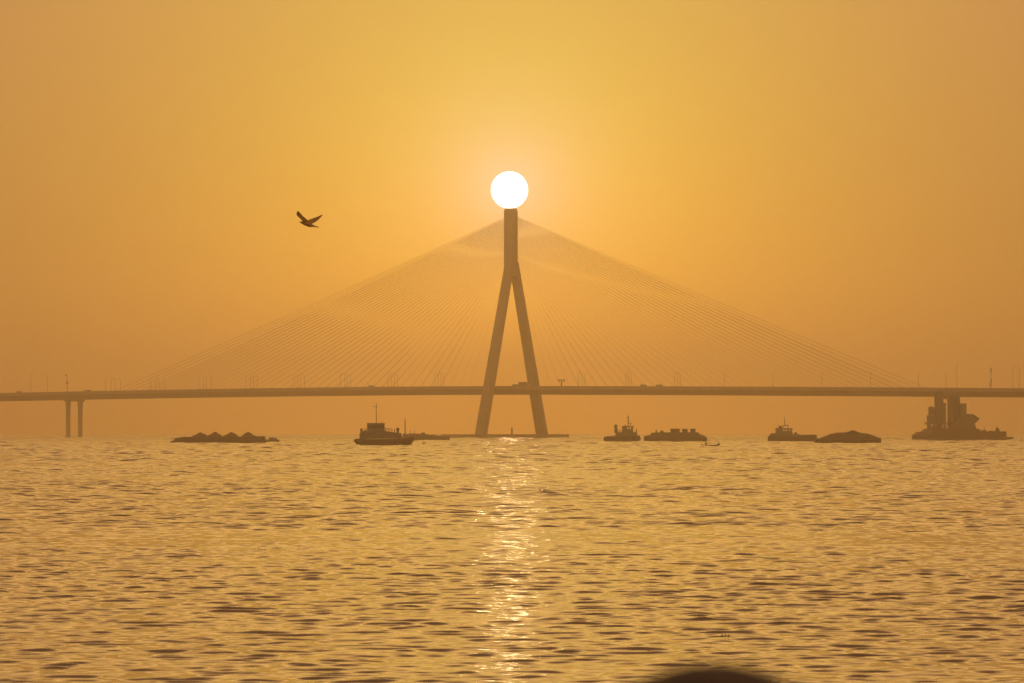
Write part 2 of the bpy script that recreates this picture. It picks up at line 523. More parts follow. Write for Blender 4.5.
mb = MB()
for y in (-1.8, 1.8):
    rail(mb, [(g.x(385.6), g.z(430.7)), (g.x(389), g.z(431.4)), (g.x(392), g.z(431.9))], .75, y, .05)
    rail(mb, [(g.x(361.5), g.z(430.8)), (g.x(366.5), g.z(430.8))], .6, y, .03)
mb.build('railing', M['steel'], t)
for x, y, r in ((355.2, 0, .36),):
    MB().torus((g.x(x), y, g.z(440.9)), r, .17, 'x').ball((g.x(x), y, g.z(440.9)), .3).build('bow_fender', M['rubber'], t, smooth=True)
for x in (364, 372, 380, 388, 396):
    MB().torus((g.x(x), -B * .98, g.z(440.8)), .36, .13, 'y').build('tyre_fender', M['rubber'], t, smooth=True)

# ---- low barge behind the tug
g = Place(427, 440.5)
B = 4.5
t = thing('cargo_barge', 'low barge with uneven deck cargo behind the square-wheelhouse tugboat', 'barge', g.loc())
MB().hull([(g.x(399), B * .8, B * .6, g.z(436.6), -.3), (g.x(402), B, B * .9, g.z(436.6), -.8), (g.x(446), B, B * .9, g.z(436.9), -.8), (g.x(449.9), B * .9, B * .6, g.z(436.7), -.3)]).build('hull', M['hull'], t)
r = random.Random(5)
mb = MB()
x = 403.0
while x < 449:
    w = r.uniform(1.2, 3.4)
    hh = 433.0 + (x - 403) / 46 * 2.6 + r.uniform(-.3, .9)
    y0 = r.uniform(-3.8, -1.0)
    mb.box(g.x(x), g.x(min(x + w, 449.4)), y0, y0 + r.uniform(2.4, 4.2), g.z(436.8), g.z(hh))
    x += w * .93
mb.build('deck_gear', M['crate'], t)
MB().prism(g.P([(421.5, 436.7), (425, 436.7), (425.2, 432.6), (421.2, 432.6)]), -1.5, 1.5).build('winch_house', M['crate'], t)
mb = MB(); mb.tube((g.x(405.1), 0, g.z(437)), (g.x(405.1), 0, g.z(418.8)), .32, .2, 8); mb.build('mast', M['steel'], t)
MB().tube((g.x(410.5), 0, g.z(437)), (g.x(410.5), 0, g.z(429.8)), .12, .1, 6).build('pole', M['steel'], t)
MB().tube((g.x(414.7), 0, g.z(437)), (g.x(414.7), 0, g.z(430)), .12, .1, 6).build('pole', M['steel'], t)

# ---- floating buoy in front of it
g = Place(424, 444.1)
t = thing('mooring_buoy', 'tiny dark mooring buoy floating right of the square-wheelhouse tugboat', 'buoy', g.loc())
MB().lathe([(.15, -.35), (.55, -.2), (.62, .1), (.5, .3), (.2, .38)], 0, 0, 16).build('float', M['dark'], t, smooth=True)
MB().torus((0, 0, .48), .12, .035, 'y').build('ring', M['steel'], t, smooth=True)

# ---- middle tug
g = Place(622, 441.7)
B = 2.9
t = thing('tugboat', 'compact tugboat with an upright funnel, just right of the pylon', 'tugboat', g.loc())
MB().hull([(g.x(603.6), .6, .3, g.z(437.6), g.z(440.9)), (g.x(604.6), B * .55, B * .35, g.z(436.9), -.1), (g.x(607.5), B * .9, B * .7, g.z(436.3), -.7), (g.x(614), B, B * .8, g.z(436), -.8),
           (g.x(628), B, B * .8, g.z(436), -.8), (g.x(634.5), B * .8, B * .45, g.z(435.6), -.7), (g.x(638.8), B * .42, B * .1, g.z(435.2), -.2), (g.x(640.6), .1, .05, g.z(436.6), g.z(439.6))]).build('hull', M['hull'], t, bevel=.06)
MB().prism(g.P([(615, 436.1), (636.9, 436.0), (636.9, 432.3), (632, 431.9), (616, 432.2)]), -2.0, 2.0).build('superstructure', M['house'], t, bevel=.05)
MB().lathe([(g.u * 1.5, g.z(433)), (g.u * 1.5, g.z(425.6)), (g.u * 1.62, g.z(425.5)), (g.u * 1.5, g.z(424.8)), (g.u * .9, g.z(424.6))], g.x(615.8), 0, 16).build('funnel', M['dark'], t)
# wheelhouse: posts, sill wall, roof, so the sky shows through its windows
mb = MB()
mb.box(g.x(622.3), g.x(633), -1.6, 1.6, g.z(432.1), g.z(429.2))
for xa, xb in ((622.3, 627.2), (628.6, 629.5), (631.0, 633.0)):
    mb.box(g.x(xa), g.x(xb), -1.6, -1.35, g.z(429.21), g.z(426.9)); mb.box(g.x(xa), g.x(xb), 1.35, 1.6, g.z(429.21), g.z(426.9))
wh = mb.build('wheelhouse', M['house'], t)
MB().box(g.x(621.6), g.x(633.9), -1.85, 1.85, g.z(426.89), g.z(426.0)).build('roof', M['house'], wh)
mb = MB()
mb.tube((g.x(628.3), 0, g.z(426)), (g.x(628.3), 0, g.z(415)), .2, .1, 8)
mb.box(g.x(627), g.x(628.6), -.35, .35, g.z(418.4), g.z(417.2))
mb.box(g.x(627.4), g.x(629.3), -.5, .5, g.z(422.9), g.z(422.3))
mb.tube((g.x(626.8), 0, g.z(420.5)), (g.x(629.8), 0, g.z(420.5)), .06, .06, 6)
mb.build('mast', M['dark'], t)
MB().tube((g.x(630.7), .3, g.z(426)), (g.x(630.7), .3, g.z(423.4)), .1, .1, 6).box(g.x(629.9), g.x(631.5), .1, .5, g.z(423.5), g.z(422.9)).build('radar', M['dark'], t)
MB().tube((g.x(625.2), -.4, g.z(426)), (g.x(625.2), -.4, g.z(424.7)), .2, .2, 8).build('searchlight', M['dark'], t)
mb = MB()
for y in (-1.9, 1.9):
    rail(mb, [(g.x(617.6), g.z(432.2)), (g.x(620), g.z(432.1)), (g.x(622.2), g.z(432.1))], .75, y, .07)
mb.build('railing', M['steel'], t)
MB().tube((g.x(636.4), 0, g.z(432.4)), (g.x(636.4), 0, g.z(429.1)), .2, .17, 8).build('towing_post', M['dark'], t)
for x in (608, 613, 618, 623, 628, 633):
    MB().torus((g.x(x), -B * (.98 if x < 630 else .8), g.z(438)), .42, .16, 'y').build('tyre_fender', M['rubber'], t, smooth=True)

# ---- flat-topped barge right of the pylon, with three boxes
g = Place(675, 441.7)
B = 5.0
t = thing('cargo_barge', 'stepped barge with three boxes on top, beside the compact tugboat', 'barge', g.loc())
MB().hull([(g.x(644), B * .85, B * .6, g.z(436.8), -.3), (g.x(647), B, B * .9, g.z(436.8), -.9), (g.x(701), B, B * .9, g.z(436.9), -.9), (g.x(706.4), B * .85, B * .55, g.z(437.1), -.2)]).build('hull', M['hull'], t, bevel=.06)
cargo = MB().prism(g.P([(644.2, 436.79), (705.8, 437.0), (701.4, 434.7), (700.4, 434.9), (697.6, 432.4), (690, 432.3), (655, 432.4), (652, 432.8), (651.2, 433.4), (650.8, 435), (647.5, 435.4), (645, 436.2)]), -4.2, 4.2).build('superstructure', M['crate'], t)
MB().tube((g.x(656.2), 0, g.z(432.5)), (g.x(656.2), 0, g.z(429.9)), .28, .24, 8).build('bollard', M['dark'], t)
MB().prism(g.P([(660.2, 432.45), (664, 432.45), (663.2, 431.2), (661.8, 430.3), (660.6, 430.4)]), -1.2, 1.2).build('winch', M['dark'], t)
mb = MB()
mb.tube((g.x(704), -3.8, g.z(437)), (g.x(704), -3.8, g.z(435.2)), .1, .1, 6); mb.tube((g.x(701.5), -3.8, g.z(435)), (g.x(701.5), -3.8, g.z(433.6)), .1, .1, 6)
mb.build('railing', M['steel'], t)
CG = 'three boxes on the stepped barge'
for (xa, xb, top, lab) in ((670.4, 679.6, 429.0, 'widest and leftmost of the three boxes on top of the stepped barge'),
                           (682.2, 687.5, 429.2, 'middle box of the three on top of the stepped barge'),
                           (690.3, 695.3, 429.0, 'rightmost of the three boxes on top of the stepped barge')):
    m_ = (xa + xb) / 2
    c = thing('cargo_box', lab, 'cargo box', ((m_ - 512) * g.u, g.Y, g.z(432.32)), CG)
    w = (xb - xa) / 2 * g.u; h = g.z(top) - g.z(432.32)
    MB().prism([(-w + .1, 0), (w - .1, 0), (w - .05, h * .55), (w, h * .7), (w, h), (-w, h), (-w, h * .6), (-w + .1, h * .45)], -2.2, 2.2).build('box_body', M['crate'], c, bevel=.05)
    MB().box(-w - .08, w + .08, -2.3, 2.3, h + .002, h + .1).build('lid', M['dark'], c)

# ---- rowing boat with two people
def skin_person(name, label, J, E, Rr, material, loc, sub=2):
    me = bpy.data.meshes.new(name)
    me.from_pydata(J, E, [])
    me.materials.append(material)
    o = bpy.data.objects.new(name, me); C.objects.link(o); o.location = loc
    mod = o.modifiers.new('skin', 'SKIN')
    for i, rr in enumerate(Rr):
        me.skin_vertices[0].data[i].radius = (rr, rr) if not isinstance(rr, tuple) else rr
    me.skin_vertices[0].data[0].use_root = True
    mod.use_smooth_shade = True
    sb = o.modifiers.new('sub', 'SUBSURF'); sb.levels = sub; sb.render_levels = sub
    if label: tag(o, label, 'person')
    return o

g = Place(710.4, 446.7)
t = thing('rowing_boat', 'thin dark rowing boat low in the water in front of the stepped barge', 'rowing boat', (g.loc()[0], g.Y, 0.26))
h = MB().hull([(g.x(700.8), .06, .04, g.z(445.1), g.z(445.7)), (g.x(703), .42, .22, g.z(445.7), -.1), (g.x(707), .62, .4, g.z(445.9), -.16), (g.x(713), .62, .4, g.z(445.9), -.16),
           (g.x(717), .5, .3, g.z(445.5), -.12), (g.x(720), .28, .15, g.z(444.9), g.z(446.2))]).build('hull', M['wood'], t, smooth=False)
MB().box(g.x(704.8), g.x(706), -.5, .5, g.z(445.85), g.z(445.6)).build('thwart', M['wood'], t)
MB().box(g.x(717.6), g.x(718.8), -.4, .4, g.z(445.5), g.z(445.2)).build('thwart', M['wood'], t)
MB().tube((g.x(707), -.6, .22), (g.x(709.5), -2.1, -.02), .025, .02, 6).build('oar', M['wood'], t)
def sitter(px, label, lean, hs):
    s0 = hs
    J = [(0, 0, .08), (lean * .3, 0, .3), (lean * .6, 0, .5), (lean * .8, 0, .6), (lean, 0, .76),
         (lean * .65, -.17, .53), (lean * .65 + .15, -.24, .3), (lean * .65 + .34, -.16, .22),
         (lean * .65, .17, .53), (lean * .65 + .15, .24, .3), (lean * .65 + .34, .16, .22),
         (.05, -.1, .06), (.38, -.12, .16), (.5, -.12, -.12), (.05, .1, .06), (.38, .12, .16), (.5, .12, -.12)]
    E = [(0, 1), (1, 2), (2, 3), (3, 4), (2, 5), (5, 6), (6, 7), (2, 8), (8, 9), (9, 10), (0, 11), (11, 12), (12, 13), (0, 14), (14, 15), (15, 16)]
    R = [.15, .15, .15, .06, .105, .07, .05, .04, .07, .05, .04, .1, .08, .05, .1, .08, .05]
    o = skin_person('person', label, [(a * s0, b_ * s0, c * s0) for a, b_, c in J], E, [q * s0 for q in R], M['cloth2'], Vector(g.loc()) + Vector((g.x(px), 0, g.z(445.58) + 0.26)))
    return o
sitter(705.4, 'person sitting upright at the left end of the rowing boat', .05, 1.05)
sitter(718.3, 'person sitting hunched at the right end of the rowing boat', .1, .85)

# ---- pusher boat on the right
g = Place(792, 441.7)
B = 3.2
t = thing('pusher_boat', 'pusher boat with stacked cabins, left of the single-heap sand barge', 'boat', g.loc())
MB().hull([(g.x(768.2), B * .8, B * .5, g.z(436.4), -.1), (g.x(770), B * .95, B * .75, g.z(436), -.7), (g.x(780), B, B * .85, g.z(436), -.8), (g.x(806), B, B * .85, g.z(435.7), -.8),
           (g.x(812), B * .9, B * .6, g.z(435.5), -.6), (g.x(815.8), B * .7, B * .4, g.z(435.2), -.1)]).build('hull', M['hull'], t, bevel=.05)
mb = MB(); mb.prism(g.P([(769, 436.1), (774.6, 436.1), (774.6, 433.4), (771.2, 433.2), (769.4, 435)]), -2, 2); mb.build('engine_house', M['house'], t)
MB().prism(g.P([(774.7, 436.1), (792.4, 436.1), (792.2, 433), (791.8, 432.3), (775.8, 432.3), (775, 433)]), -2.3, 2.3).build('superstructure', M['house'], t, bevel=.04)
mb = MB()
mb.box(g.x(776), g.x(791.6), -1.9, 1.9, g.z(432.29), g.z(431.0))
for xa, xb in ((776, 782.6), (785.0, 785.5), (787.6, 788.6), (790.6, 791.6)):
    mb.box(g.x(xa), g.x(xb), -1.9, -1.7, g.z(431.01), g.z(429.6)); mb.box(g.x(xa), g.x(xb), 1.7, 1.9, g.z(431.01), g.z(429.6))
wh = mb.build('wheelhouse', M['house'], t)
MB().box(g.x(775.6), g.x(792.2), -2.1, 2.1, g.z(429.59), g.z(428.2)).build('roof', M['house'], wh)
MB().box(g.x(778.8), g.x(782), -.8, .8, g.z(428.19), g.z(425.8)).build('funnel', M['dark'], t)
mb = MB(); mb.box(g.x(783), g.x(788.5), -1, 1, g.z(426.1), g.z(425.2))
for x in (783.4, 788):
    for y in (-.9, .9): mb.tube((g.x(x), y, g.z(428.2)), (g.x(x), y, g.z(426.09)), .07, .07, 6)
mb.build('canopy', M['steel'], t)
MB().tube((g.x(784.5), 0, g.z(425.2)), (g.x(784.5), 0, g.z(417)), .13, .08, 8).build('mast', M['dark'], t)
MB().tube((g.x(777.4), .8, g.z(428.2)), (g.x(777.4), .8, g.z(424.5)), .06, .04, 6).build('antenna', M['dark'], t)
MB().tube((g.x(795.4), -.8, g.z(433.8)), (g.x(795.4), .8, g.z(433.8)), .55, .55, 14).build('winch', M['dark'], t)
MB().box(g.x(793), g.x(799.8), -1.5, 1.5, g.z(435.9), g.z(434.2)).build('deck_locker', M['steel'], t)
MB().prism(g.P([(801, 435.8), (815, 435.5), (815, 434.9), (812, 434.6), (801, 435.0)]), -B * .85, -B * .8).prism(g.P([(801, 435.8), (815, 435.5), (815, 434.9), (812, 434.6), (801, 435.0)]), B * .8, B * .85).build('bulwark', M['hull'], t)
for y in (-1.6, 1.6):
    MB().box(g.x(813.6), g.x(816.2), y - .3, y + .3, -.1, g.z(434.8)).build('push_knee', M['rubber'], t)
for x in (774, 781, 788, 795, 802):
    MB().torus((g.x(x), -B * .98, g.z(438.6)), .42, .16, 'y').build('tyre_fender', M['rubber'], t, smooth=True)

# ---- single-heap sand barge
g = Place(848, 443.3)
B = 4.0
t = thing('sand_barge', 'barge on the right piled with one broad sand heap in front of the pusher boat', 'barge', g.loc())
MB().hull([(g.x(815), B * .7, B * .5, g.z(439.6), -.1), (g.x(817), B * .95, B * .8, g.z(439.3), -.6), (g.x(874), B, B * .9, g.z(439.2), -.6), (g.x(878.6), B * .9, B * .6, g.z(438.9), -.4), (g.x(880.4), B * .6, B * .4, g.z(439.6), .1)]).build('hull', M['hull'], t, bevel=.05)
MB().box(g.x(877.4), g.x(880.2), -1.2, 1.2, -.3, g.z(439.4)).build('rudder_housing', M['hull'], t)
MB().box(g.x(816.6), g.x(818), -1, 1, g.z(439.4), g.z(438.2)).build('bollard', M['dark'], t)
heap('sand_heap', g, 'broad low sand heap filling the right barge', 848.5, 432.6, 439.2, 31, 3.6, 9, None, 1.0, 2.2, .17)
heap('sand_heap', g, 'small pointed sand mound on top of the broad heap, right barge', 852.6, 430.0, 433.4, 8.5, 1.5, 12, None, 0, 1.0, .10)

# ---- floating concrete plant
g = Place(962, 440.2)
B = 7.0
t = thing('plant_barge', 'floating plant barge with tall silos and a hopper at the far right', 'barge', g.loc())
MB().hull([(g.x(912.9), B * .8, B * .6, g.z(435.2), -.3), (g.x(914.5), B, B * .9, g.z(435), -1.2), (g.x(1002), B, B * .9, g.z(434.8), -1.2), (g.x(1004.8), B * .95, B * .8, g.z(434.8), -.6)]).build('hull', M['hull'], t, bevel=.06)
MB().prism(g.P([(1004.81, 439.6), (1012.4, 439.4), (1012.6, 437.6), (1010.6, 436.8), (1004.81, 437.2)]), -3, 3).build('landing_ramp', M['hull'], t)
MB().prism(g.P([(914, 435.1), (931, 435.0), (931, 428), (926, 428.6), (923.4, 429.8), (922, 431.6), (917.2, 432.0), (914, 434.2)]), -5, 5).build('deckhouse', M['house'], t)
MB().box(g.x(975), g.x(1004.6), -6, 6, g.z(434.9), g.z(431.4)).build('cargo_hold', M['hull'], t)
# control tower on the left
mb = MB()
mb.box(g.x(927.3), g.x(936), -2.2, 2.2, g.z(428.2), g.z(426))
mb.box(g.x(927.3), g.x(930.6), -2.2, 2.2, g.z(425.99), g.z(424.2)); mb.box(g.x(932.8), g.x(936), -2.2, 2.2, g.z(425.99), g.z(424.2))
mb.box(g.x(927.3), g.x(935.4), -2.2, 2.2, g.z(424.19), g.z(415.2))
ctw = mb.build('control_tower', M['house'], t)
MB().prism(g.P([(928.6, 415.0), (934.4, 415.0), (934, 410), (933.6, 407.6), (931.2, 406.4), (928.6, 407.2)]), -1.5, 1.5).build('upper_cabin', M['house'], ctw)
MB().box(g.x(933.4), g.x(936.6), -1.2, 1.2, g.z(411.5), g.z(407.8)).build('walkway', M['steel'], ctw)
mb = MB(); mb.box(g.x(924.6), g.x(927.2), -.9, .9, g.z(424.6), g.z(422.9)); mb.tube((g.x(925), 0, g.z(422.9)), (g.x(924.4), 0, g.z(420.6)), .12, .1, 6)
mb.build('balcony', M['steel'], ctw)
# silos
def silo(cx, r, top, base, name='silo'):
    R = r * g.u
    s_ = MB().lathe([(R * .3, g.z(base)), (R * .98, g.z(base - 5)), (R, g.z(base - 5.2)), (R, g.z(top + 2.2)), (R * .95, g.z(top + 1.2)), (R * .7, g.z(top + .35)), (R * .3, g.z(top))], 0, 0, 28).build(name, M['silo'], t)
    return s_
sx = silo(938.8, 4.45, 390.6, 428.5)
sx.location = (g.x(938.8), 0, 0)
mb = MB()
for z_ in (396, 402, 408, 414, 420):
    mb.lathe([(4.47 * g.u, g.z(z_)), (4.6 * g.u, g.z(z_) + .05), (4.6 * g.u, g.z(z_) + .25), (4.47 * g.u, g.z(z_) + .3)], 0, 0, 28)
mb.build('hoop', M['silo'], sx)
MB().box(g.x(943.3) - g.x(938.8), g.x(945.9) - g.x(938.8), -.8, .8, g.z(428), g.z(402.9)).build('ladder_cage', M['steel'], sx)
sx = silo(950.6, 3.5, 395.0, 428.5); sx.location = (g.x(950.6), -1.0, 0)
sx = silo(956.4, 3.7, 394.0, 428.5); sx.location = (g.x(956.4), .8, 0)
MB().box(g.x(949), g.x(958.5), -.6, .6, g.z(396.5), g.z(393.9)).build('silo_walkway', M['steel'], t)
MB().box(g.x(959.8), g.x(965.9), -2.2, 2.2, g.z(430), g.z(403.4)).build('elevator_tower', M['silo'], t)
mb = MB()
mb.prism(g.P([(947.5, 431.5), (974.6, 431.5), (974.6, 425), (972.8, 424.8), (977.9, 419.6), (977.6, 419.0), (971.4, 415.4), (966, 415), (957, 420), (950, 426)]), -4, 4)
mb.build('hopper_house', M['silo'], t)
MB().prism(g.P([(966, 414.99), (971.6, 415.35), (978.3, 419.2), (978.6, 418.6), (972, 414.3), (966, 414.0)]), -4.3, 4.3).build('hopper_roof', M['dark'], t)
mb = MB()
mb.tube((g.x(945.5), -.5, g.z(428)), (g.x(949.5), -.5, g.z(420)), .18, .18, 6)
mb.tube((g.x(949.5), .5, g.z(428)), (g.x(945.5), .5, g.z(421)), .18, .18, 6)
mb.tube((g.x(934.5), 0, g.z(414)), (g.x(936), 0, g.z(421)), .25, .25, 6)
mb.build('brace', M['steel'], t)
MB().box(g.x(931), g.x(975), -5.2, 5.2, g.z(435.1), g.z(427.9)).build('machinery_deck', M['hull'], t)
for (xa, xb, top) in ((976.3, 979.3, 429.0), (981, 986, 430.2)):
    MB().box(g.x(xa), g.x(xb), -1.5, 1.5, g.z(431.39), g.z(top)).build('deck_machine', M['dark'], t)
MB().tube((g.x(984.2), 0, g.z(430.2)), (g.x(984.2), 0, g.z(427)), .2, .12, 6).build('pole', M['steel'], t)
mb = MB(); mb.prism(g.P([(994.8, 431.39), (999.2, 431.39), (998.6, 428.8), (997.6, 428.4), (997.2, 427), (996.2, 427.4), (995.9, 429)]), -1.4, 1.4); mb.build('winch', M['dark'], t)
MB().box(g.x(989), g.x(993), -1, 1, g.z(431.39), g.z(430.7)).build('hatch', M['dark'], t)

# ------------------------------------------------------------------ the bird
YB = 120.0
ub = YB / F
def bq(x, y, dy=0.0):            # outline pixels of the zoomed bird -> metres around its centre
    return Vector(((x - 490) / 17.07 * ub, dy, -(y - 385) / 17.07 * ub))
mb = MB()
spine = [((328, 382), .006), ((345, 376), .022), ((372, 384), .036), ((410, 396), .058), ((455, 408), .072), ((500, 424), .070), ((545, 438), .046), ((585, 446), .024), ((665, 468), .010)]
rings = []
for (q, r) in spine:
    c = bq(*q)
    fl = 1.0 if q[0] < 560 else 1.8
    rings.append([c + Vector((0.35 * r * math.cos(a) * 0.4, r * math.sin(a) * fl, r * math.cos(a))) for a in [2 * PI * i / 12 for i in range(12)]])
mb.loft(rings)
def wing(le, te, dy0, dy1):
    rings = []
    for i, (a, c) in enumerate(zip(le, te)):
        k = i / (len(le) - 1)
        dy = dy0 + (dy1 - dy0) * k
        th = 0.017 * (1 - .45 * k)
        p, q = bq(*a, dy), bq(*c, dy)
        m_ = (p + q) / 2 + Vector((0, 0, .006))
        v = Vector((0, th, 0))
        rings.append([p - v * .7, m_ - v, q - v * .6, q + v * .6, m_ + v, p + v * .7])
    mb.loft(rings)
wing([(500, 380), (470, 345), (430, 310), (385, 268), (345, 222), (318, 198), (303, 198)], [(440, 420), (405, 385), (375, 350), (350, 322), (318, 294), (289, 266), (291, 235)], -.02, -.32)
wing([(440, 372), (478, 340), (530, 318), (590, 295), (650, 268), (700, 245), (724, 233)], [(500, 432), (548, 402), (572, 390), (612, 362), (655, 325), (692, 284), (716, 254)], .02, .34)
bird = mb.build('gull', M['plumage'], None, smooth=True)
bird.location = at(280 + 490 / 17.07, 200 + 385 / 17.07, YB)
rm = bird.modifiers.new('remesh', 'REMESH'); rm.mode = 'VOXEL'; rm.voxel_size = 0.008; rm.use_smooth_shade = True
tag(bird, 'dark gull flying with raised wings in the sky left of the sun', 'bird')

# floating driftwood, near right
for i, (px, py, L) in enumerate(((721.5, 639.6, .035), (725.5, 639.2, .022), (728.5, 639.4, .028))):
    Y = water_y(py)
    b = MB(); b.tube((-L / 2, 0, .0), (L / 2, .02, .015), .010, .008, 8); b.tube((0, 0, .005), (L * .3, .01, .016), .004, .003, 6)
    o = b.build('driftwood', M['wood'], None)
    o.location = ((px - 512) * Y / F, Y, 0.05)
    tag(o, ('left one of the three driftwood bits floating above the dark head', 'middle one of the three driftwood bits floating above the dark head',
            'right one of the three driftwood bits floating above the dark head')[i], 'driftwood', 'driftwood bits on the near water')

# ------------------------------------------------------------------ the onlooker in front of the lens (only the top of the hair shows)
ZQ = 1.6
YP = 2.6
tp = at(715, 665, YP)
hc = tp.z - 0.115                # centre of the head
hz = hc - ZQ
k = hz / 1.42
J = [(0, 0, .84), (0, 0, 1.0), (0, .01, 1.18), (0, 0, 1.27), (0, .01, 1.34), (0, .015, 1.42),
     (-.16, 0, 1.20), (-.22, .02, .97), (-.23, .10, .76), (-.23, .13, .68), (.16, 0, 1.20), (.22, .02, .97), (.23, .10, .76), (.23, .13, .68),
     (-.09, 0, .78), (-.10, .01, .44), (-.10, -.02, .08), (-.10, .13, .03), (.09, 0, .78), (.10, .01, .44), (.10, -.02, .08), (.10, .13, .03)]
E = [(0, 1), (1, 2), (2, 3), (3, 4), (4, 5), (2, 6), (6, 7), (7, 8), (8, 9), (2, 10), (10, 11), (11, 12), (12, 13), (0, 14), (14, 15), (15, 16), (16, 17), (0, 18), (18, 19), (19, 20), (20, 21)]
R = [(.14, .11), (.13, .10), (.15, .11), .055, .06, .088, .06, .042, .032, .036, .06, .042, .032, .036, .085, .06, .042, .035, .085, .06, .042, .035]
per = skin_person('person', None, [(a, b_, c * k) for a, b_, c in J], E, R, M['skin'], (tp.x, YP, ZQ), 2)
tag(per, 'person showing only the dark crown of the head at the bottom edge', 'person')
# hair: a shell of fine strands over the skull
mb = MB()
n, m = 48, 18
rows = []
for i in range(m + 1):
    f = i / m
    th = f * 2.15
    row = []
    for j in range(n):
        a = 2 * PI * j / n
        w = 1 + .012 * math.sin(17 * a + 3 * f) + .008 * math.sin(31 * a)
        rr = .108 * w
        cut = 1.0 if math.sin(a) < .35 else .62     # open at the face
        tt = th * (cut if f > .45 else 1)
        row.append(mb.bm.verts.new((rr * .98 * math.sin(tt) * math.cos(a), rr * 1.12 * math.sin(tt) * math.sin(a), .005 + rr * 1.02 * math.cos(tt))))
    rows.append(row)
for i in range(m):
    for j in range(n):
        mb.bm.faces.new((rows[i][j], rows[i + 1][j], rows[i + 1][(j + 1) % n], rows[i][(j + 1) % n]))
bmesh.ops.remove_doubles(mb.bm, verts=mb.bm.verts, dist=1e-5)
hair = mb.build('hair', M['hair'], per, smooth=True)
hair.location = (0, .012, hz)
so = hair.modifiers.new('solid', 'SOLIDIFY'); so.thickness = .014; so.offset = -1
jk = MB()
jk.loft([[(rx * math.cos(a), ry * math.sin(a) + .005, z * k) for a in [2 * PI * i / 24 for i in range(24)]] for z, rx, ry in
         ((.70, .20, .155), (.85, .19, .15), (1.0, .18, .145), (1.13, .20, .15), (1.22, .17, .125), (1.275, .085, .08))], cap=False)
j_ = jk.build('jacket', M['cloth'], per, smooth=True)
so = j_.modifiers.new('solid', 'SOLIDIFY'); so.thickness = .012
for sg in (-1, 1):
    jk = MB()
    jk.tube((sg * .155, 0, 1.2 * k), (sg * .222, .02, .97 * k), .078, .062, 14); jk.tube((sg * .222, .02, .975 * k), (sg * .232, .105, .755 * k), .062, .05, 14)
    jk.build('sleeve', M['cloth'], per, smooth=True)
    jk = MB()
    jk.tube((sg * .088, 0, .82 * k), (sg * .10, .01, .44 * k), .108, .078, 16); jk.tube((sg * .10, .01, .445 * k), (sg * .10, -.018, .09 * k), .078, .06, 16)
    jk.build('trouser_leg', M['cloth2'], per, smooth=True)

# ------------------------------------------------------------------ quay under the viewer
mb = MB()
mb.box(-400, 400, -300, 4.0, -3, ZQ - .14)
mb.box(-400, 400, -300, 4.25, ZQ - .138, ZQ)
q = mb.build('quay', M['stone'], None)
struct(q)

# ------------------------------------------------------------------ the sea: one sheet, waves as real relief near, finer ripples in the shading
WAVES = []
NW = 190
for i in range(NW):
    lam = math.exp(rng.uniform(math.log(0.20), math.log(3.8)))
    ang = rng.normal(math.radians(-95), math.radians(27))
    WAVES.append((lam, ang, rng.uniform(0, 2 * PI)))
SLOPE = 0.110                     # rms slope of the whole sea
wt = np.array([math.exp(-(math.log(l / 0.42) / 0.95) ** 2) + 0.12 for l, _, _ in WAVES])
ak = SLOPE * math.sqrt(2) * wt / math.sqrt((wt ** 2).sum())
# longer chop that carries the same steepness far out, where the short waves are finer than the mesh
FARW = [(math.exp(rng.uniform(math.log(1.2), math.log(150.0))), rng.normal(math.radians(-96), math.radians(33)), rng.uniform(0, 2 * PI)) for i in range(150)]

